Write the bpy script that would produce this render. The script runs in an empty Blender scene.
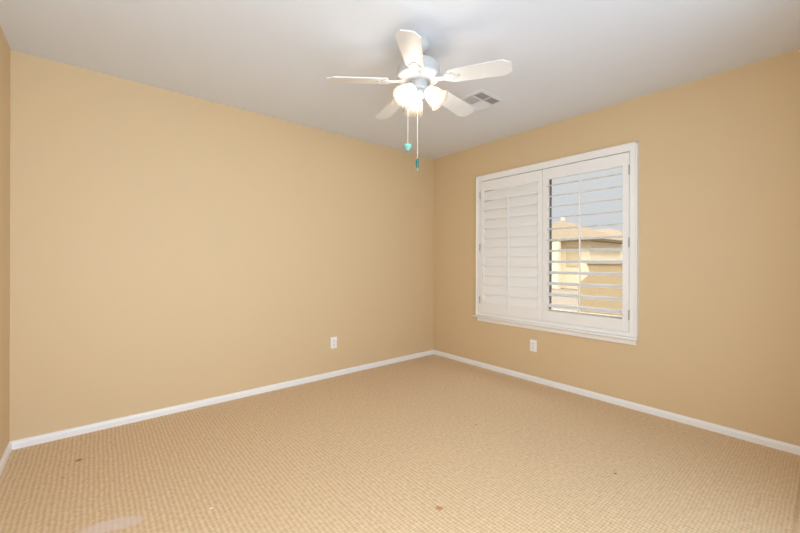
import bpy, bmesh, math, random
from mathutils import Vector, Matrix
random.seed(3)
PI = math.pi
sc = bpy.context.scene
COL = sc.collection

# ------------------------------------------------------------------ camera, sky, sun, exposure
cam = bpy.data.cameras.new('camera')
cam.sensor_width = 36.0
cam.lens = 363.2 / 800 * 36.0
cam.shift_y = -0.0061
cam.clip_start = 0.02
cam_o = bpy.data.objects.new('camera', cam)
COL.objects.link(cam_o)
cam_o.matrix_world = (Matrix.Translation((-3.2453, -3.2245, 1.154)) @ Matrix.Rotation(-0.69664, 4, 'Z')
                      @ Matrix.Rotation(PI / 2, 4, 'X') @ Matrix.Rotation(0.00256, 4, 'Z'))
sc.camera = cam_o

world = bpy.data.worlds.new('sky')
sc.world = world
world.use_nodes = True
wn = world.node_tree
wn.nodes.clear()
w_out = wn.nodes.new('ShaderNodeOutputWorld')
w_bg = wn.nodes.new('ShaderNodeBackground')
w_tc = wn.nodes.new('ShaderNodeTexCoord')
w_sep = wn.nodes.new('ShaderNodeSeparateXYZ')
w_rmp = wn.nodes.new('ShaderNodeValToRGB')
w_rmp.color_ramp.elements[0].position = 0.0
w_rmp.color_ramp.elements[0].color = (0.64, 0.67, 0.70, 1)
w_rmp.color_ramp.elements[1].position = 0.35
w_rmp.color_ramp.elements[1].color = (0.72, 0.71, 0.70, 1)
w_hi = w_rmp.color_ramp.elements.new(0.86)            # zenith boosted out of view to brighten the louvre tops
w_hi.color = (11.0, 11.0, 10.9, 1)
w_mid = w_rmp.color_ramp.elements.new(0.70)
w_mid.color = (1.1, 1.1, 1.08, 1)
wn.links.new(w_tc.outputs['Generated'], w_sep.inputs[0])
wn.links.new(w_sep.outputs['Z'], w_rmp.inputs[0])
wn.links.new(w_rmp.outputs[0], w_bg.inputs[0])
wn.links.new(w_bg.outputs[0], w_out.inputs[0])
w_bg.inputs[1].default_value = 1.0

sun = bpy.data.lights.new('sun', 'SUN')
sun.energy = 1.3
sun.angle = 0.01
sun.color = (1.0, 0.95, 0.87)
sun_o = bpy.data.objects.new('sun', sun)
COL.objects.link(sun_o)
sun_o.rotation_euler = Vector((0.62, 0.35, -0.70)).to_track_quat('-Z', 'Y').to_euler()
sun_o.location = (-8, -4, 9)

BULB_STRENGTH = 175.0
BULB_COLOR = (1.0, 0.97, 0.93)
fill_wide = bpy.data.lights.new('rear_fill_wide', 'AREA')      # broad fill light added on the solid wall behind the viewer
fill_wide.shape = 'RECTANGLE'
fill_wide.size, fill_wide.size_y = 2.6, 2.1
fill_wide.energy = 40.0
fill_wide.color = (0.63, 0.85, 1.09)
fill_wide_o = bpy.data.objects.new('rear_fill_wide', fill_wide)
COL.objects.link(fill_wide_o)
fill_wide_o.location = (-2.28, -3.40, 1.22)
fill_wide_o.rotation_euler = (PI / 2, 0, 0)
fill_left = bpy.data.lights.new('rear_fill_left', 'AREA')   # second added fill on the same wall, beside the viewer
fill_left.shape = 'RECTANGLE'
fill_left.size, fill_left.size_y = 0.9, 2.0
fill_left.energy = 34.0
fill_left.color = (0.81, 0.94, 1.09)
fill_left_o = bpy.data.objects.new('rear_fill_left', fill_left)
COL.objects.link(fill_left_o)
fill_left_o.location = (-3.1, -3.42, 1.05)
fill_left_o.rotation_euler = (PI / 2, 0, 0)
sc.view_settings.view_transform = 'Standard'
sc.view_settings.look = 'None'
sc.view_settings.gamma = 1.0
sc.view_settings.use_curve_mapping = False
sc.view_settings.exposure = 0.05
sc.cycles.max_bounces = 14
sc.cycles.diffuse_bounces = 8
sc.cycles.transparent_max_bounces = 16
sc.cycles.caustics_reflective = False
sc.cycles.caustics_refractive = False


# ------------------------------------------------------------------ helpers
def srgb(r, g, b):
    def c(v):
        v /= 255.0
        return v / 12.92 if v <= 0.04045 else ((v + 0.055) / 1.055) ** 2.4
    return (c(r), c(g), c(b), 1)


def mat(name, rgb, rough=0.5, metal=0.0, bump=0.0, scale=80.0, spec=0.5, vary=0.0, vscale=3.0, detail=3.0):
    m = bpy.data.materials.new(name)
    m.use_nodes = True
    nt = m.node_tree
    p = nt.nodes['Principled BSDF']
    p.inputs['Base Color'].default_value = rgb
    p.inputs['Roughness'].default_value = rough
    p.inputs['Metallic'].default_value = metal
    p.inputs['Specular IOR Level'].default_value = spec
    tc = nt.nodes.new('ShaderNodeTexCoord')
    if vary > 0:
        n = nt.nodes.new('ShaderNodeTexNoise')
        n.inputs['Scale'].default_value = vscale
        n.inputs['Detail'].default_value = 3
        nt.links.new(tc.outputs['Object'], n.inputs['Vector'])
        mx = nt.nodes.new('ShaderNodeMix')
        mx.data_type = 'RGBA'
        mx.inputs['A'].default_value = tuple(c * (1 - vary) for c in rgb[:3]) + (1,)
        mx.inputs['B'].default_value = tuple(min(1, c * (1 + vary)) for c in rgb[:3]) + (1,)
        nt.links.new(n.outputs['Fac'], mx.inputs['Factor'])
        nt.links.new(mx.outputs['Result'], p.inputs['Base Color'])
    if bump > 0:
        n2 = nt.nodes.new('ShaderNodeTexNoise')
        n2.inputs['Scale'].default_value = scale
        n2.inputs['Detail'].default_value = detail
        nt.links.new(tc.outputs['Object'], n2.inputs['Vector'])
        b = nt.nodes.new('ShaderNodeBump')
        b.inputs['Strength'].default_value = bump
        b.inputs['Distance'].default_value = 0.002
        nt.links.new(n2.outputs['Fac'], b.inputs['Height'])
        nt.links.new(b.outputs['Normal'], p.inputs['Normal'])
    return m


class NB:
    """tiny node-building helper for a material"""
    def __init__(self, m):
        self.nt = m.node_tree

    def node(self, t, **kw):
        n = self.nt.nodes.new(t)
        for k, v in kw.items():
            setattr(n, k, v)
        return n

    def put(self, sock, v):
        if isinstance(v, (int, float)):
            sock.default_value = v
        elif isinstance(v, tuple):
            sock.default_value = v
        else:
            self.nt.links.new(v, sock)

    def m(self, op, a, b=0.0, c=0.0):
        n = self.node('ShaderNodeMath', operation=op)
        self.put(n.inputs[0], a)
        self.put(n.inputs[1], b)
        self.put(n.inputs[2], c)
        return n.outputs[0]

    def mix(self, f, a, b):
        n = self.node('ShaderNodeMix', data_type='RGBA')
        self.put(n.inputs['Factor'], f)
        self.put(n.inputs['A'], a)
        self.put(n.inputs['B'], b)
        return n.outputs['Result']


def bx(bm, x0, x1, y0, y1, z0, z1, bevel=0.0, seg=1):
    r = bmesh.ops.create_cube(bm, size=1.0)
    vs = r['verts']
    bmesh.ops.scale(bm, vec=(abs(x1 - x0), abs(y1 - y0), abs(z1 - z0)), verts=vs)
    bmesh.ops.translate(bm, vec=((x0 + x1) / 2, (y0 + y1) / 2, (z0 + z1) / 2), verts=vs)
    if bevel > 0:
        es = list({e for v in vs for e in v.link_edges})
        bmesh.ops.bevel(bm, geom=es, offset=bevel, segments=seg, affect='EDGES', profile=0.5)


def lathe(bm, prof, n=40, mtx=None, cap=True):
    """prof: list of (r, z); revolve about z"""
    rings = []
    for r, z in prof:
        if r < 1e-6:
            rings.append([bm.verts.new((0, 0, z))])
        else:
            rings.append([bm.verts.new((r * math.cos(2 * PI * k / n), r * math.sin(2 * PI * k / n), z)) for k in range(n)])
    for a, b in zip(rings[:-1], rings[1:]):
        for k in range(n):
            k2 = (k + 1) % n
            if len(a) == 1 and len(b) == 1:
                continue
            if len(a) == 1:
                bm.faces.new((a[0], b[k2], b[k]))
            elif len(b) == 1:
                bm.faces.new((a[k], a[k2], b[0]))
            else:
                bm.faces.new((a[k], a[k2], b[k2], b[k]))
    if cap:
        for ring in (rings[0], rings[-1]):
            if len(ring) > 2:
                bm.faces.new(ring)
    if mtx is not None:
        bmesh.ops.transform(bm, matrix=mtx, verts=[v for r in rings for v in r])


def tube(bm, pts, r, n=10, cap=True):
    pts = [Vector(p) for p in pts]
    rings = []
    up = Vector((0, 0, 1))
    for i, p in enumerate(pts):
        t = (pts[min(i + 1, len(pts) - 1)] - pts[max(i - 1, 0)]).normalized()
        u = t.cross(up)
        if u.length < 1e-3:
            u = t.cross(Vector((1, 0, 0)))
        u.normalize()
        w = t.cross(u).normalized()
        rr = r[i] if isinstance(r, (list, tuple)) else r
        rings.append([bm.verts.new(p + u * rr * math.cos(2 * PI * k / n) + w * rr * math.sin(2 * PI * k / n)) for k in range(n)])
    for a, b in zip(rings[:-1], rings[1:]):
        for k in range(n):
            bm.faces.new((a[k], a[(k + 1) % n], b[(k + 1) % n], b[k]))
    if cap:
        bm.faces.new(rings[0])
        bm.faces.new(rings[-1])


def prism(bm, pts, vec):
    """extrude the polygon pts (3-D) along vec"""
    a = [bm.verts.new(p) for p in pts]
    b = [bm.verts.new(Vector(p) + Vector(vec)) for p in pts]
    bm.faces.new(a)
    bm.faces.new(b)
    n = len(a)
    for i in range(n):
        bm.faces.new((a[i], a[(i + 1) % n], b[(i + 1) % n], b[i]))


def obj(name, bm, m, parent=None, smooth=False, angle=35, **props):
    bmesh.ops.recalc_face_normals(bm, faces=bm.faces[:])
    me = bpy.data.meshes.new(name)
    if smooth:
        for f in bm.faces:
            f.smooth = True
        for e in bm.edges:
            if len(e.link_faces) == 2 and e.calc_face_angle(0) > math.radians(angle):
                e.smooth = False
    bm.to_mesh(me)
    bm.free()
    o = bpy.data.objects.new(name, me)
    if m is not None:
        me.materials.append(m)
    COL.objects.link(o)
    if parent is not None:
        o.parent = parent
    for k, v in props.items():
        o[k] = v
    return o


def thing(name, label, cat, loc=(0, 0, 0), rotz=0.0, group=None):
    o = bpy.data.objects.new(name, None)
    o.empty_display_size = 0.1
    COL.objects.link(o)
    o.location = loc
    o.rotation_euler = (0, 0, rotz)
    o['label'] = label
    o['category'] = cat
    if group:
        o['group'] = group
    return o


def struct(name, bm, m, label=None, cat=None, parent=None):
    o = obj(name, bm, m, parent)
    if parent is None:
        o['kind'] = 'structure'
        if label:
            o['label'] = label
            o['category'] = cat
    return o


NEW = bmesh.new

# ------------------------------------------------------------------ materials
WALL_RGB = srgb(213, 189, 151)
m_wall = mat('tan_wall_paint', WALL_RGB, 0.55, bump=0.10, scale=170, spec=0.3)
m_ceil = mat('ceiling_paint', srgb(219, 223, 230), 0.8, bump=0.12, scale=120, spec=0.2)
m_trim = mat('white_trim_paint', srgb(236, 236, 236), 0.4, bump=0.02, scale=40)
m_shut = mat('shutter_white', srgb(238, 237, 235), 0.38, bump=0.02, scale=40)
m_fan = mat('fan_white_enamel', srgb(190, 190, 190), 0.4, spec=0.5, bump=0.02, scale=60)
m_blade = mat('fan_blade_white', srgb(214, 213, 211), 0.42, bump=0.03, scale=90)
m_vent = mat('vent_white_metal', srgb(219, 221, 225), 0.6, bump=0.02, scale=60)
m_duct = mat('dark_duct', srgb(68, 65, 62), 0.9, bump=0.05, scale=60)
m_plate = mat('white_plastic', srgb(240, 240, 238), 0.35, bump=0.01, scale=60)
m_slot = mat('dark_slot', srgb(52, 50, 48), 0.7, bump=0.02, scale=60)
m_brass = mat('hinge_nickel', srgb(168, 160, 148), 0.4, metal=0.3, bump=0.02, scale=80)
m_chain = mat('pull_chain_white', srgb(240, 238, 232), 0.35, bump=0.02, scale=300)
m_teal_pale = mat('pale_turquoise', srgb(112, 186, 174), 0.3, vary=0.08, vscale=60)
m_teal_dark = mat('deep_teal', srgb(14, 118, 114), 0.25, vary=0.12, vscale=60)
m_bronze = mat('window_frame_bronze', srgb(112, 104, 94), 0.5, bump=0.03, scale=60)
m_reveal = mat('white_reveal', srgb(228, 222, 212), 0.6, bump=0.05, scale=120)
m_stucco_a = mat('cream_stucco', srgb(234, 220, 192), 0.9, bump=0.3, scale=30, vary=0.04)
m_stucco_b = mat('pale_yellow_stucco', srgb(240, 228, 202), 0.9, bump=0.3, scale=30, vary=0.04)
m_roof_a = mat('tan_tile_roof', srgb(112, 96, 73), 0.85, bump=0.5, scale=14, vary=0.08, vscale=5)
m_roof_b = mat('sand_tile_roof', srgb(114, 99, 78), 0.85, bump=0.5, scale=14, vary=0.08, vscale=5)
m_block = mat('tan_block_wall', srgb(180, 160, 126), 0.9, bump=0.5, scale=25, vary=0.05, vscale=6)
m_dirt = mat('pale_gravel', srgb(112, 101, 86), 0.95, bump=0.6, scale=40, vary=0.08, vscale=9)
m_house_glass = mat('house_window_glass', srgb(206, 190, 158), 0.3, bump=0.02, scale=5)


def carpet_material():
    m = bpy.data.materials.new('tan_loop_carpet')
    m.use_nodes = True
    nb = NB(m)
    p = m.node_tree.nodes['Principled BSDF']
    p.inputs['Roughness'].default_value = 0.95
    p.inputs['Specular IOR Level'].default_value = 0.1
    p.inputs['Sheen Weight'].default_value = 0.15
    tc = nb.node('ShaderNodeTexCoord')
    # slightly wandering loop rows
    wob = nb.node('ShaderNodeTexNoise')
    wob.inputs['Scale'].default_value = 5.0
    wob.inputs['Detail'].default_value = 2
    nb.put(wob.inputs['Vector'], tc.outputs['Object'])
    sep = nb.node('ShaderNodeSeparateXYZ')
    nb.put(sep.inputs[0], tc.outputs['Object'])
    x, y = sep.outputs['X'], sep.outputs['Y']
    w = nb.m('MULTIPLY', nb.m('SUBTRACT', wob.outputs['Fac'], 0.5), 0.018)
    xs, ys = nb.m('ADD', x, w), nb.m('ADD', y, w)
    cx = nb.m('COSINE', nb.m('MULTIPLY', xs, 2 * PI / 0.0212))
    cy = nb.m('COSINE', nb.m('MULTIPLY', ys, 2 * PI / 0.0145))
    hx = nb.m('MULTIPLY_ADD', cx, 0.5, 0.5)
    hy = nb.m('MULTIPLY_ADD', cy, 0.5, 0.5)
    uneven = nb.node('ShaderNodeTexNoise')
    uneven.inputs['Scale'].default_value = 48.0
    uneven.inputs['Detail'].default_value = 3
    nb.put(uneven.inputs['Vector'], tc.outputs['Object'])
    h = nb.m('ADD', nb.m('MULTIPLY', hx, 0.40), nb.m('MULTIPLY', hy, 0.34))
    h = nb.m('ADD', h, nb.m('MULTIPLY', nb.m('SUBTRACT', uneven.outputs['Fac'], 0.37), 1.25))
    fib = nb.node('ShaderNodeTexNoise')
    fib.inputs['Scale'].default_value = 260.0
    fib.inputs['Detail'].default_value = 2
    nb.put(fib.inputs['Vector'], tc.outputs['Object'])
    h2 = nb.m('ADD', h, nb.m('MULTIPLY', fib.outputs['Fac'], 0.5))
    bmp = nb.node('ShaderNodeBump')
    bmp.inputs['Strength'].default_value = 0.55
    bmp.inputs['Distance'].default_value = 0.004
    nb.put(bmp.inputs['Height'], h2)
    nb.put(p.inputs['Normal'], bmp.outputs['Normal'])
    # yarn colours: two tones, deeper between the loops
    big = nb.node('ShaderNodeTexNoise')
    big.inputs['Scale'].default_value = 1.6
    big.inputs['Detail'].default_value = 4
    nb.put(big.inputs['Vector'], tc.outputs['Object'])
    c = nb.mix(h, srgb(190, 158, 118), srgb(232, 207, 171))
    c = nb.mix(nb.m('MULTIPLY', big.outputs['Fac'], 0.35), c, srgb(212, 180, 138))
    fl = nb.m('GREATER_THAN', fib.outputs['Fac'], 0.67)
    c = nb.mix(nb.m('MULTIPLY', fl, 0.35), c, srgb(176, 140, 100))

    def spot(c, px, py, rx, ry, ang, col, amt, soft=0.5):
        dx, dy = nb.m('SUBTRACT', x, px), nb.m('SUBTRACT', y, py)
        ca, sa = math.cos(ang), math.sin(ang)
        u = nb.m('ADD', nb.m('MULTIPLY', dx, ca / rx), nb.m('MULTIPLY', dy, sa / rx))
        v = nb.m('ADD', nb.m('MULTIPLY', dx, -sa / ry), nb.m('MULTIPLY', dy, ca / ry))
        d = nb.m('SQRT', nb.m('ADD', nb.m('MULTIPLY', u, u), nb.m('MULTIPLY', v, v)))
        d = nb.m('ADD', d, nb.m('MULTIPLY', nb.m('SUBTRACT', wob.outputs['Fac'], 0.5), 0.8))
        mr = nb.node('ShaderNodeMapRange', interpolation_type='SMOOTHSTEP')
        nb.put(mr.inputs['Value'], d)
        mr.inputs['From Min'].default_value = 1.0 - soft
        mr.inputs['From Max'].default_value = 1.0 + soft * 0.3
        mr.inputs['To Min'].default_value = amt
        mr.inputs['To Max'].default_value = 0.0
        return nb.mix(mr.outputs['Result'], c, col)
    c = spot(c, -3.195, -1.205, 0.125, 0.048, -0.30, srgb(222, 204, 194), 0.7, 0.35)     # pale smear: a light reflection painted into the pile colour
    c = spot(c, -3.32, -0.42, 0.020, 0.017, 0.3, srgb(120, 88, 48), 0.75)       # small dark stains
    c = spot(c, -3.38, -0.59, 0.010, 0.010, 0.0, srgb(130, 95, 55), 0.6)
    c = spot(c, -2.01, -2.04, 0.017, 0.022, 0.7, srgb(186, 128, 66), 0.85)
    c = spot(c, -1.07, -2.46, 0.009, 0.009, 0.0, srgb(78, 66, 55), 0.9, 0.3)
    c = spot(c, -2.83, -1.36, 0.008, 0.008, 0.0, srgb(245, 238, 228), 0.9, 0.3)
    c = spot(c, -1.18, -1.60, 0.014, 0.010, 0.0, srgb(150, 112, 72), 0.6)
    c = spot(c, -1.21, -1.74, 0.08, 0.008, -0.9, srgb(176, 140, 98), 0.4)
    c = spot(c, -0.55, -3.115, 0.5, 0.008, 0.0, srgb(160, 122, 78), 0.4)          # carpet seam
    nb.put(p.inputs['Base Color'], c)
    return m


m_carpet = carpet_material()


def shade_material():
    m = bpy.data.materials.new('frosted_shade_glass')
    m.use_nodes = True
    nt = m.node_tree
    nt.nodes.clear()
    nb = NB(m)
    out = nb.node('ShaderNodeOutputMaterial')
    tr = nb.node('ShaderNodeBsdfTransparent')
    tl = nb.node('ShaderNodeBsdfTranslucent')
    df = nb.node('ShaderNodeBsdfDiffuse')
    tl.inputs[0].default_value = (0.088, 0.077, 0.060, 1)
    df.inputs[0].default_value = (0.36, 0.33, 0.28, 1)
    tr.inputs[0].default_value = (1.0, 0.97, 0.92, 1)
    tc = nb.node('ShaderNodeTexCoord')
    ns = nb.node('ShaderNodeTexNoise')
    ns.inputs['Scale'].default_value = 22.0
    nb.put(ns.inputs['Vector'], tc.outputs['Object'])
    a = nb.node('ShaderNodeMixShader')
    nb.put(a.inputs[0], nb.m('MULTIPLY_ADD', ns.outputs['Fac'], 0.25, 0.18))
    nb.put(a.inputs[1], tl.outputs[0])
    nb.put(a.inputs[2], df.outputs[0])
    b = nb.node('ShaderNodeMixShader')
    b.inputs[0].default_value = 0.50
    nb.put(b.inputs[1], a.outputs[0])
    nb.put(b.inputs[2], tr.outputs[0])
    nb.put(out.inputs[0], b.outputs[0])
    return m


def bulb_material():
    m = bpy.data.materials.new('lit_bulb')
    m.use_nodes = True
    nt = m.node_tree
    nt.nodes.clear()
    nb = NB(m)
    out = nb.node('ShaderNodeOutputMaterial')
    em = nb.node('ShaderNodeEmission')
    em.inputs[0].default_value = BULB_COLOR + (1,)
    em.inputs[1].default_value = BULB_STRENGTH
    nb.put(out.inputs[0], em.outputs[0])
    return m


def pane_material():
    m = bpy.data.materials.new('window_pane')
    m.use_nodes = True
    nt = m.node_tree
    nt.nodes.clear()
    nb = NB(m)
    out = nb.node('ShaderNodeOutputMaterial')
    tr = nb.node('ShaderNodeBsdfTransparent')
    tr.inputs[0].default_value = (0.97, 0.98, 0.98, 1)
    gl = nb.node('ShaderNodeBsdfGlossy')
    gl.inputs['Roughness'].default_value = 0.02
    fr = nb.node('ShaderNodeFresnel')
    fr.inputs[0].default_value = 1.45
    mx = nb.node('ShaderNodeMixShader')
    nb.put(mx.inputs[0], nb.m('MULTIPLY', fr.outputs[0], 0.6))
    nb.put(mx.inputs[1], tr.outputs[0])
    nb.put(mx.inputs[2], gl.outputs[0])
    nb.put(out.inputs[0], mx.outputs[0])
    return m


m_shade, m_bulb, m_pane = shade_material(), bulb_material(), pane_material()

# ------------------------------------------------------------------ room shell
RX, RY, H, T = -3.649, -3.44, 2.44, 0.13        # room: x RX..0, y RY..0
HY0, HY1, HZ0, HZ1 = -2.200, -0.735, 0.640, 2.022    # hole for the window in the right wall

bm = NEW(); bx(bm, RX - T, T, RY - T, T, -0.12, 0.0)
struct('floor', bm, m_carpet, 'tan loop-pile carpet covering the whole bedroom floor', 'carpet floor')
bm = NEW(); bx(bm, RX - T, T, RY - T, T, H, H + 0.14)
struct('ceiling', bm, m_ceil, 'flat white painted ceiling above the fan', 'ceiling')
bm = NEW(); bx(bm, RX - T, T, 0, T, 0, H)
struct('wall_back', bm, m_wall, 'long tan painted wall with one outlet, left of the corner', 'wall')
bm = NEW(); bx(bm, RX - T, RX, RY - T, 0, 0, H)
struct('wall_left', bm, m_wall, 'tan wall seen as a narrow strip at the left edge', 'wall')
bm = NEW(); bx(bm, RX, T, RY - T, RY, 0, H)
struct('wall_front', bm, m_wall, 'tan wall behind the viewer', 'wall')
bm = NEW()
bx(bm, 0, T, RY, HY0, 0, H)
bx(bm, 0, T, HY1, 0, 0, H)
bx(bm, 0, T, HY0, HY1, 0, HZ0)
bx(bm, 0, T, HY0, HY1, HZ1, H)
struct('wall_right', bm, m_wall, 'tan painted wall around the shuttered window', 'wall')


def baseboard(name, p0, p1, inward, label):
    """moulded profile run from p0 to p1"""
    p0, p1, n = Vector(p0), Vector(p1), Vector(inward)
    prof = [(0, 0), (0.013, 0), (0.013, 0.033), (0.010, 0.040), (0.009, 0.045), (0.005, 0.050), (0, 0.051)]
    bm = NEW()
    prism(bm, [p0 + n * a + Vector((0, 0, b)) for a, b in prof], p1 - p0)
    struct(name, bm, m_trim, label, 'baseboard')


baseboard('baseboard_back', (RX, 0, 0), (0, 0, 0), (0, -1, 0), 'white baseboard along the long tan back wall')
baseboard('baseboard_right', (0, 0, 0), (0, RY, 0), (-1, 0, 0), 'white baseboard under the shuttered window')
baseboard('baseboard_left', (RX, RY, 0), (RX, 0, 0), (1, 0, 0), 'short white baseboard at the left edge')
baseboard('baseboard_front', (RX, RY, 0), (0, RY, 0), (0, 1, 0), 'white baseboard behind the viewer')

# ------------------------------------------------------------------ window with casing and sill
win = bpy.data.objects.new('window_1', None)
COL.objects.link(win)
win.location = (0, -1.45, 0.59)
win['kind'] = 'structure'
win['label'] = 'white framed window with sill in the right-hand tan wall'
win['category'] = 'window'
WO = Vector((0, 1.45, -0.59))


def wpart(name, bm, m, **kw):
    bmesh.ops.translate(bm, vec=WO, verts=bm.verts[:])
    return obj(name, bm, m, win, **kw)


OY0, OY1, OZ0, OZ1 = -2.246, -0.688, 0.568, 2.091      # outside of the shutter frame (in its own plane)
IY0, IY1, IZ0, IZ1 = -2.192, -0.745, 0.601, 2.028
FX = -0.030
bm = NEW()
for (a, b, c, d) in ((OY0, IY0, OZ0, OZ1), (IY1, OY1, OZ0, OZ1), (IY0, IY1, IZ1, OZ1), (IY0, IY1, OZ0, IZ0)):
    bx(bm, FX, 0.0, a, b, c, d)
# raised outer bead
bw = 0.014
for (a, b, c, d) in ((OY0, OY0 + bw, OZ0, OZ1), (OY1 - bw, OY1, OZ0, OZ1), (OY0, OY1, OZ1 - bw, OZ1)):
    bx(bm, FX - 0.007, FX + 0.001, a, b, c, d, 0.002)
# inner stop bead
for (a, b, c, d) in ((IY0 - 0.008, IY0, IZ0, IZ1), (IY1, IY1 + 0.008, IZ0, IZ1), (IY0, IY1, IZ1, IZ1 + 0.008)):
    bx(bm, FX - 0.003, FX + 0.001, a, b, c, d, 0.001)
wpart('casing', bm, m_shut)
# return of the casing into the hole
bm = NEW()
g = 0.012
for (a, b, c, d) in ((HY0, HY0 + g, HZ0, HZ1), (HY1 - g, HY1, HZ0, HZ1), (HY0, HY1, HZ1 - g, HZ1), (HY0, HY1, HZ0, HZ0 + g)):
    bx(bm, 0.001, T - 0.001, a, b, c, d)
wpart('jamb', bm, m_reveal)
bm = NEW()
bx(bm, -0.052, 0.0, OY0 - 0.004, OY1 + 0.034, 0.549, 0.566, 0.005, 2)
wpart('sill', bm, m_shut, smooth=True)
bm = NEW()
prism(bm, [(0, OY0 + 0.012, 0.503), (-0.014, OY0 + 0.012, 0.503), (-0.018, OY0 + 0.012, 0.510), (-0.018, OY0 + 0.012, 0.536),
           (-0.028, OY0 + 0.012, 0.549), (0, OY0 + 0.012, 0.549)], (0, OY1 - 0.010 - OY0 - 0.012, 0))
wpart('apron', bm, m_shut)
# sliding sash frame with meeting rail, deep in the reveal
a0, a1, c0, c1 = HY0 + g, HY1 - g, HZ0 + g, HZ1 - g
bm = NEW()
fw_ = 0.050
for (a, b, c, d) in ((a0, a0 + fw_, c0, c1), (a1 - fw_, a1, c0, c1), (a0 + fw_, a1 - fw_, c0, c0 + fw_), (a0 + fw_, a1 - fw_, c1 - fw_, c1)):
    bx(bm, 0.075, 0.120, a, b, c, d)
wpart('outer_frame', bm, m_reveal)
bm = NEW(); bx(bm, 0.073, 0.122, -1.477, -1.440, c0 + fw_, c1 - fw_)
wpart('meeting_rail', bm, m_bronze)
for (y0, y1, xx) in ((a0 + fw_, -1.477, 0.092), (-1.440, a1 - fw_, 0.102)):
    bm = NEW(); bx(bm, xx, xx + 0.004, y0, y1, c0 + fw_, c1 - fw_)
    wpart('pane', bm, m_pane)

# ------------------------------------------------------------------ plantation shutters
PX0, PX1 = -0.033, -0.005
LC = -0.019                          # x of the louvre pivots
PITCH, ZTOP = 0.1006, 1.862


def louver_mesh(length):
    bm = NEW()
    prof = []
    N = 14
    for k in range(N + 1):
        u = -math.cos(PI * k / N)
        prof.append((0.057 * u, 0.0057 * math.sqrt(max(0, 1 - u ** 4))))
    for k in range(N - 1, 0, -1):
        u = -math.cos(PI * k / N)
        prof.append((0.057 * u, -0.0057 * math.sqrt(max(0, 1 - u ** 4))))
    prism(bm, [(a, -length / 2, b) for a, b in prof], (0, length, 0))
    return bm


def shutter(y0, y1, stile_l, stile_r, tilt, label, hinge_side):
    """y0 < y1; louvre tilt in degrees, positive turns the room-side edge down"""
    z0, z1 = 0.603, 2.022
    bot, top = 0.700, 1.920
    yc = (y0 + y1) / 2
    t = thing('shutter_panel', label, 'shutter', (0, yc, z0), 0, 'plantation shutter panels')
    off = Vector((0, -yc, -z0))

    def part(name, bm, m, parent=t, **kw):
        bmesh.ops.translate(bm, vec=off, verts=bm.verts[:])
        return obj(name, bm, m, parent, **kw)
    ly0, ly1 = y0 + stile_r, y1 - stile_l
    bm = NEW(); bx(bm, PX0, PX1, y0, ly0, z0, z1, 0.002); part('stile', bm, m_shut)
    bm = NEW(); bx(bm, PX0, PX1, ly1, y1, z0, z1, 0.002); part('stile', bm, m_shut)
    bm = NEW(); bx(bm, PX0 + 0.001, PX1 - 0.001, ly0, ly1, z0, bot, 0.001); part('rail', bm, m_shut)
    bm = NEW(); bx(bm, PX0 + 0.001, PX1 - 0.001, ly0, ly1, top, z1, 0.001); part('rail', bm, m_shut)
    me_o = None
    yl = (ly0 + ly1) / 2
    for k in range(12):
        z = ZTOP - PITCH * k
        if me_o is None:
            lo = obj('louver', louver_mesh(ly1 - ly0 - 0.004), m_shut, t, smooth=True, angle=50)
            me_o = lo
        else:
            lo = me_o.copy()
            COL.objects.link(lo)
            lo.parent = t
        lo.location = Vector((LC, yl, z)) + off
        lo.rotation_euler = (0, -math.radians(tilt), 0)
    ct, st = math.cos(math.radians(tilt)), math.sin(math.radians(tilt))
    ex, ez = LC - 0.057 * ct, -0.057 * st
    bm = NEW()
    bx(bm, ex - 0.0125, ex - 0.0015, yl - 0.0065, yl + 0.0065, ZTOP - 11 * PITCH + ez - 0.045, ZTOP + ez + 0.022, 0.003, 2)
    part('tilt_rod', bm, m_shut, smooth=True)
    bm = NEW()
    lathe(bm, [(0, 0.010), (0.005, 0.009), (0.0065, 0.005), (0.004, 0.0), (0.004, -0.002)], 14,
          Matrix.Translation((PX0, yl - 0.02, 0.655)) @ Matrix.Rotation(-PI / 2, 4, 'Y'))
    part('knob', bm, m_plate, smooth=True)
    hy = y1 if hinge_side > 0 else y0
    for hz in (0.74, 1.31, 1.88):
        bm = NEW()
        tube(bm, [(FX - 0.008, hy + hinge_side * 0.002, hz - 0.038), (FX - 0.008, hy + hinge_side * 0.002, hz + 0.038)], 0.0042, 10)
        part('hinge', bm, m_brass, smooth=True)
    return t


shutter(-1.463, -0.748, 0.044, 0.045, 68, 'white plantation shutter panel with louvers tilted shut, left half of window', 1)
shutter(-2.189, -1.467, 0.055, 0.047, 10, 'white plantation shutter panel with open louvers, right half of window', -1)


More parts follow.
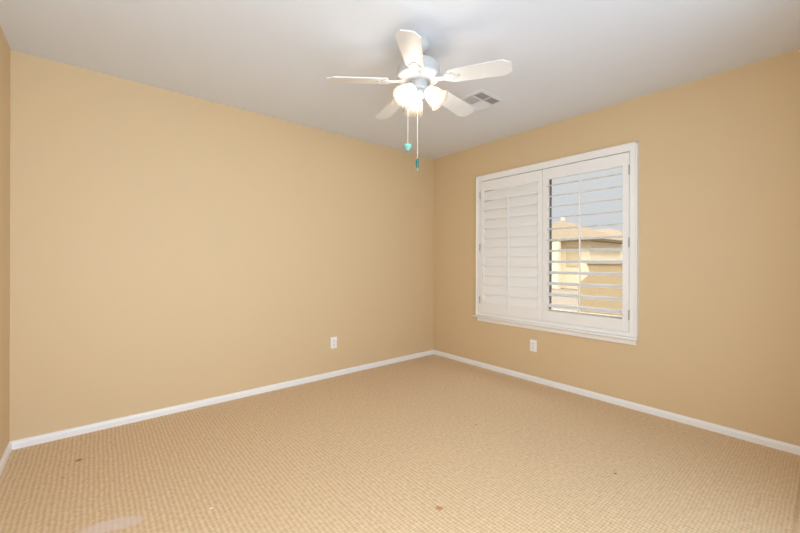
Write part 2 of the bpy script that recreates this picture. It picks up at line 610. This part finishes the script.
# ------------------------------------------------------------------ wall outlets
def outlet(loc, rotz, label):
    t = thing('wall_outlet', label, 'electrical outlet', loc, rotz, 'white duplex wall outlets')
    # local: plate in the xz plane, facing -y
    bm = NEW(); bx(bm, -0.035, 0.035, -0.006, 0.0, -0.057, 0.057, 0.003, 2)
    obj('cover_plate', bm, m_plate, t, smooth=True)
    for s in (1, -1):
        bm = NEW()
        pts = []
        for k in range(24):
            a = 2 * PI * k / 24
            pts.append((0.0172 * math.cos(a), -0.0055, s * 0.0195 + max(-0.0125, min(0.0125, 0.0172 * math.sin(a)))))
        prism(bm, pts, (0, -0.0025, 0))
        r = obj('receptacle', bm, m_plate, t)
        bm = NEW()
        for dx in (-0.0064, 0.0064):
            bx(bm, dx - 0.0012, dx + 0.0012, -0.0084, -0.0075, s * 0.0195 - 0.001, s * 0.0195 + 0.0075)
        bx(bm, -0.0022, 0.0022, -0.0084, -0.0075, s * 0.0195 - 0.0085, s * 0.0195 - 0.0045)
        obj('slots', bm, m_slot, r)
    bm = NEW()
    lathe(bm, [(0, -0.0012), (0.0025, -0.001), (0.0032, 0), (0.0032, 0.002)], 12, Matrix.Translation((0, -0.006, 0)) @ Matrix.Rotation(-PI / 2, 4, 'X'))
    obj('screw', bm, m_brass, t, smooth=True)
    return t


outlet((-1.414, 0, 0.339), 0.0, 'white wall outlet on the long back wall, left of the corner')
outlet((0, -1.360, 0.345), -PI / 2, 'white wall outlet below the window sill')

# ------------------------------------------------------------------ ceiling register
vent = thing('ceiling_vent', 'square white ceiling air register with dark slots beside the fan', 'air vent', (-0.895, -1.385, H))
VS, VI = 0.155, 0.122
bm = NEW()
for (a, b, c, d) in ((-VS, -VI, -VS, VS), (VI, VS, -VS, VS), (-VI, VI, -VS, -VI), (-VI, VI, VI, VS)):
    bx(bm, a, b, c, d, -0.006, 0, 0.0015)
obj('frame', bm, m_vent, vent)
bm = NEW(); bx(bm, -VI, VI, -VI, VI, -0.0015, -0.0003)
obj('duct_opening', bm, m_duct, vent)
bm = NEW()
bx(bm, -VI, VI, -0.050, -0.042, -0.009, -0.0015)
bx(bm, -VI, VI, 0.058, 0.066, -0.009, -0.0015)
bx(bm, -0.004, 0.004, -0.042, 0.058, -0.009, -0.0015)
bx(bm, -0.003, 0.003, -VI, -0.050, -0.009, -0.0015)
bx(bm, -0.003, 0.003, 0.066, VI, -0.009, -0.0015)
obj('divider', bm, m_vent, vent)


def slat(bm, p0, p1, w, ang):
    """thin strip from p0 to p1, width w across, tilted by ang"""
    p0, p1 = Vector(p0), Vector(p1)
    d = (p1 - p0).normalized()
    s = d.cross(Vector((0, 0, 1)))
    v = s * math.cos(ang) + Vector((0, 0, 1)) * math.sin(ang)
    nrm = d.cross(v) * 0.0006
    c = [p0 - v * w / 2 - nrm, p0 + v * w / 2 - nrm, p0 + v * w / 2 + nrm, p0 - v * w / 2 + nrm]
    prism(bm, c, p1 - p0)


for k in range(4):
    y = -0.112 + k * 0.0178
    for (xa, xb) in ((-VI, -0.003), (0.003, VI)):
        bm = NEW(); slat(bm, (xa, y, -0.0070), (xb, y, -0.0070), 0.0105, math.radians(-14))
        obj('slat', bm, m_vent, vent)
        bm = NEW(); slat(bm, (xa, 0.074 + k * 0.0145, -0.0070), (xb, 0.074 + k * 0.0145, -0.0070), 0.013, math.radians(38))
        obj('slat', bm, m_vent, vent)
for k in range(7):
    x = 0.013 + k * 0.0170
    bm = NEW(); slat(bm, (x, -0.042, -0.0070), (x, 0.058, -0.0070), 0.0185, math.radians(-30))
    obj('slat', bm, m_vent, vent)
    bm = NEW(); slat(bm, (-x, -0.042, -0.0070), (-x, 0.058, -0.0070), 0.0155, math.radians(10))
    obj('slat', bm, m_vent, vent)

# ------------------------------------------------------------------ ceiling fan
FANX, FANY = -1.800, -1.661
fan = thing('ceiling_fan', 'white five-blade ceiling fan with three lit glass shades', 'ceiling fan', (FANX, FANY, H))
Z = lambda z: z - H        # world height -> fan local
bm = NEW()
lathe(bm, [(0.060, Z(2.4399)), (0.066, Z(2.436)), (0.067, Z(2.420)), (0.062, Z(2.402)), (0.048, Z(2.388)), (0.030, Z(2.380)), (0.022, Z(2.378))], 48)
obj('canopy', bm, m_fan, fan, smooth=True)
bm = NEW()
lathe(bm, [(0.016, Z(2.382)), (0.016, Z(2.34)), (0.027, Z(2.338)), (0.03, Z(2.312)), (0.036, Z(2.306))], 32)
obj('downrod', bm, m_fan, fan, smooth=True)
bm = NEW()
lathe(bm, [(0.030, Z(2.312)), (0.085, Z(2.310)), (0.112, Z(2.302)), (0.122, Z(2.286)), (0.124, Z(2.262)), (0.124, Z(2.246)), (0.118, Z(2.240))], 56)
mo = obj('motor_housing', bm, m_fan, fan, smooth=True, angle=28)
bm = NEW()
lathe(bm, [(0.126, Z(2.243)), (0.130, Z(2.236)), (0.126, Z(2.226)), (0.108, Z(2.212)), (0.082, Z(2.203)), (0.056, Z(2.199))], 56)
obj('vented_skirt', bm, m_fan, mo, smooth=True, angle=28)
m_slotgrey = mat('slot_grey', srgb(186, 187, 186), 0.6, bump=0.02, scale=60)
bm = NEW(); bx(bm, -0.010, 0.010, -0.006, 0.006, -0.0012, 0.0012, 0.001)
s0 = obj('vent_slot', bm, m_slotgrey, mo)
for k in range(15):
    s_ = s0
    if k:
        s_ = s0.copy(); COL.objects.link(s_); s_.parent = mo
    s_.matrix_local = Matrix.Rotation(2 * PI * k / 15, 4, 'Z') @ Matrix.Translation((0.0965, 0, Z(2.2063))) @ Matrix.Rotation(math.radians(-24), 4, 'Y')
bm = NEW()
lathe(bm, [(0.052, Z(2.203)), (0.054, Z(2.198)), (0.054, Z(2.166)), (0.058, Z(2.160)), (0.056, Z(2.152)), (0.040, Z(2.147))], 48)
sw = obj('switch_housing', bm, m_fan, fan, smooth=True)

BZ, BR = 2.210, 0.531


def blade_mesh():
    bm = NEW()
    pts = [(0.185, -0.040), (0.205, -0.050), (0.33, -0.0555), (BR - 0.040, -0.061), (BR - 0.002, -0.032), (BR, -0.029),
           (BR, 0.029), (BR - 0.002, 0.032), (BR - 0.040, 0.061), (0.33, 0.0555), (0.205, 0.050), (0.185, 0.040)]
    prism(bm, [(x, y, -0.003) for x, y in pts], (0, 0, 0.006))
    return bm


def iron_mesh():
    bm = NEW()
    # ornate plate under the blade root and an arm up to the motor
    pts = [(0.155, -0.014), (0.175, -0.030), (0.195, -0.036), (0.212, -0.030), (0.222, -0.016), (0.240, -0.013), (0.250, 0.0),
           (0.240, 0.013), (0.222, 0.016), (0.212, 0.030), (0.195, 0.036), (0.175, 0.030), (0.155, 0.014)]
    prism(bm, [(x, y, -0.0075) for x, y in pts], (0, 0, 0.004))
    arm = [(0.085, 0.002), (0.105, 0.000), (0.122, -0.003), (0.140, -0.005), (0.165, -0.0055)]
    top = [(x, -0.013, z + 0.004) for x, z in arm] + [(x, -0.013, z - 0.003) for x, z in reversed(arm)]
    prism(bm, top, (0, 0.026, 0))
    for s in ((0.195, -0.022), (0.195, 0.022), (0.235, 0.0)):
        lathe(bm, [(0, -0.0105), (0.004, -0.0098), (0.0055, -0.0075)], 10, Matrix.Translation((s[0], s[1], 0)))
    return bm


PITCH_B = math.radians(11)
b0 = i0 = None
for k in range(5):
    az = 3.867 - k * 2 * PI / 5
    if b0 is None:
        b0 = obj('blade', blade_mesh(), m_blade, fan)
        i0 = obj('blade_iron', iron_mesh(), m_fan, b0, smooth=True, angle=40)
        b = b0
    else:
        b = b0.copy(); COL.objects.link(b); b.parent = fan
        i = i0.copy(); COL.objects.link(i); i.parent = b
    b.matrix_local = Matrix.Translation((0, 0, Z(BZ))) @ Matrix.Rotation(az, 4, 'Z') @ Matrix.Rotation(math.radians(4.0), 4, 'Y') @ Matrix.Rotation(-PITCH_B, 4, 'X')

# light kit: hub, three arms with frosted bell shades and bulbs
bm = NEW()
lathe(bm, [(0.038, Z(2.150)), (0.044, Z(2.143)), (0.044, Z(2.128)), (0.030, Z(2.112)), (0.014, Z(2.106)), (0.009, Z(2.098)), (0.0, Z(2.095))], 40)
hub = obj('light_fitter', bm, m_fan, fan, smooth=True)
for k in range(3):
    az = math.radians(62 + 120 * k)
    dn = math.radians(44)
    # frame whose +z runs along the shade axis (outwards and down)
    base = Vector((0.048 * math.cos(az), 0.048 * math.sin(az), Z(2.154)))
    ax = Vector((math.cos(az) * math.cos(dn), math.sin(az) * math.cos(dn), -math.sin(dn)))
    M = Matrix.Translation(base) @ ax.to_track_quat('Z', 'Y').to_matrix().to_4x4()
    bm = NEW()
    lathe(bm, [(0.010, -0.030), (0.012, -0.012), (0.021, -0.008), (0.027, 0.000), (0.0335, 0.008), (0.0375, 0.018), (0.0365, 0.018), (0.0325, 0.009), (0.025, 0.006), (0.0, 0.006)], 24, M)
    holder = obj('lamp_holder', bm, m_fan, hub, smooth=True)
    bm = NEW()
    outer = [(0.0255, 0.004), (0.029, 0.012), (0.039, 0.026), (0.047, 0.045), (0.0515, 0.066), (0.055, 0.085), (0.0605, 0.100), (0.066, 0.108)]
    inner = [(r - 0.003, z) for r, z in reversed(outer)]
    lathe(bm, outer + [(0.0655, 0.1095), (0.0635, 0.109)] + inner, 48, M, cap=False)
    sh = obj('lamp_shade', bm, m_shade, fan, smooth=True, angle=60)
    bm = NEW()
    lathe(bm, [(0.0, 0.088), (0.010, 0.086), (0.018, 0.079), (0.0215, 0.068), (0.020, 0.056), (0.014, 0.040), (0.012, 0.020)], 24, M)
    obj('light_bulb', bm, m_bulb, sh, smooth=True)

# pull chains: beaded chain with a pendant
VR = Vector((0.767, -0.6414, 0))     # rightwards as seen from the camera corner


def chain(dx, z_top, z_bot, pend, px):
    p = VR * dx
    bm = NEW()
    tube(bm, [(p.x, p.y, Z(z_top)), (p.x, p.y, Z(z_bot))], 0.0012, 8)
    n = int((z_top - z_bot) / 0.012)
    for k in range(n):
        bmesh.ops.create_icosphere(bm, subdivisions=1, radius=0.0019, matrix=Matrix.Translation((p.x, p.y, Z(z_bot + k * 0.012))))
    c = obj('pull_chain', bm, m_chain, fan, smooth=True, angle=60)
    bm = NEW()
    if pend == 'shell':
        # little fluted shell, broad at the top and pointed below
        N = 24
        top = Vector((p.x, p.y, Z(z_bot)))
        for side in (1,):
            front, back = [], []
            outline = []
            for k in range(N):
                a = 2 * PI * k / N
                w = 0.027 * math.sin(a)
                h = 0.5 * (1 + math.cos(a))
                outline.append((w * (0.35 + 0.75 * h) + 0.002 * math.sin(3 * a), -0.040 * (1 - h)))
            for (u, v) in outline:
                front.append(bm.verts.new(top + VR * u + Vector((0, 0, v))))
            cf = bm.verts.new(top + Vector((-0.6414 * 0.011, -0.767 * 0.011, -0.018)))
            cb = bm.verts.new(top - Vector((-0.6414 * 0.011, -0.767 * 0.011, 0.018)))
            for k in range(N):
                bm.faces.new((front[k], front[(k + 1) % N], cf))
                bm.faces.new((front[(k + 1) % N], front[k], cb))
        o = obj('shell_pendant', bm, m_teal_pale, c, smooth=True)
        o['label'] = 'pale turquoise shell-shaped pull'
    else:
        M = Matrix.Translation((p.x, p.y, Z(z_bot)))
        lathe(bm, [(0.0, 0.004), (0.004, 0.001), (0.0075, -0.008), (0.0095, -0.022), (0.0095, -0.036), (0.0075, -0.048), (0.004, -0.056), (0.0, -0.058)], 20, M)
        o = obj('drop_pendant', bm, m_teal_dark, c, smooth=True)
        o['label'] = 'dark teal drop-shaped pull'
        bm = NEW()
        lathe(bm, [(0.0, -0.055), (0.004, -0.057), (0.006, -0.062), (0.004, -0.067), (0.0, -0.068)], 16, M)
        obj('bead', bm, m_teal_pale, c, smooth=True)


chain(-0.061, 2.150, 1.845, 'shell', 0)
chain(-0.005, 2.110, 1.757, 'drop', 0)

# ------------------------------------------------------------------ outside the window
bm = NEW(); bx(bm, 0.5, 60, -40, 60, -0.5, -0.40)
struct('ground', bm, m_dirt, 'pale gravel yard outside the window', 'ground')


def house(name, label, x0, x1, y0, y1, zb, ze, zr, hip0, hip1, m_w, m_r, over=0.4):
    t = thing(name, label, 'house', (x0, (y0 + y1) / 2, zb), 0, 'houses outside the window')
    off = Vector((-x0, -(y0 + y1) / 2, -zb))

    def part(n, bm, m, parent=t):
        bmesh.ops.translate(bm, vec=off, verts=bm.verts[:])
        return obj(n, bm, m, parent)
    bm = NEW(); bx(bm, x0, x1, y0, y1, zb, ze)
    part('stucco_wall', bm, m_w)
    bm = NEW()
    X0, X1, Y0, Y1 = x0 - over, x1 + over, y0 - over, y1 + over
    xm = (x0 + x1) / 2
    e = [bm.verts.new(p) for p in ((X0, Y0, ze), (X1, Y0, ze), (X1, Y1, ze), (X0, Y1, ze))]
    f = [bm.verts.new(p) for p in ((X0, Y0, ze - 0.16), (X1, Y0, ze - 0.16), (X1, Y1, ze - 0.16), (X0, Y1, ze - 0.16))]
    ra, rb = bm.verts.new((xm, Y0 + hip0, zr)), bm.verts.new((xm, Y1 - hip1, zr))
    bm.faces.new((e[0], e[1], ra)); bm.faces.new((e[1], e[2], rb, ra)); bm.faces.new((e[2], e[3], rb)); bm.faces.new((e[3], e[0], ra, rb))
    for k in range(4):
        bm.faces.new((e[k], e[(k + 1) % 4], f[(k + 1) % 4], f[k]))
    bm.faces.new(f)
    rf = part('tile_roof', bm, m_r)
    return t, part, rf


t, part, rf = house('neighbour_house', 'cream stucco house with a peaked roof, left through the open louvers', 18, 22.6, 5.6, 10.8, -0.4, 2.50, 3.93, 3.03, 2.96, m_stucco_a, m_roof_a)
bm = NEW(); bx(bm, 20.2, 20.4, 8.13, 8.33, 3.85, 4.05, 0.03)
part('roof_vent', bm, m_stucco_a, rf)
bm = NEW(); bx(bm, 17.3, 17.65, 7.05, 7.40, -0.4, 2.34)
part('porch_column', bm, m_stucco_b)
bm = NEW(); bx(bm, 17.96, 18.0, 6.2, 6.9, 0.9, 2.0)
part('window', bm, m_house_glass)
t, part, rf = house('neighbour_house', 'pale yellow house with a long hipped roof, right through the open louvers', 24, 33, 6.06, 17.5, -0.4, 2.68, 3.87, 2.64, 3.0, m_stucco_b, m_roof_b)
bm = NEW(); bx(bm, 23.96, 24.0, 6.75, 7.15, 1.35, 1.75)
w_ = part('window', bm, m_house_glass)
bm = NEW()
bx(bm, 23.93, 24.0, 6.70, 7.20, 1.75, 1.80); bx(bm, 23.93, 24.0, 6.70, 7.20, 1.30, 1.35); bx(bm, 23.94, 24.0, 6.93, 6.97, 1.35, 1.75)
part('window_trim', bm, m_stucco_a, w_)
# tan garden wall; its sloped end imitates the diagonal edge of a shadow
gw = thing('garden_wall', 'low tan masonry garden wall outside, below the houses', 'garden wall', (4.0, -2.5, -0.4))
bm = NEW()
prism(bm, [(0, 2.50, 0), (0, 2.50, 1.13), (0, 2.27, 1.33), (0, 2.33, 1.52), (0, -2.5, 1.52), (0, -2.5, 0)], (0.2, 0, 0))
obj('masonry', bm, m_block, gw)
bm = NEW(); bx(bm, -0.02, 0.22, -2.5, 2.33, 1.52, 1.56)
obj('coping', bm, m_block, gw)
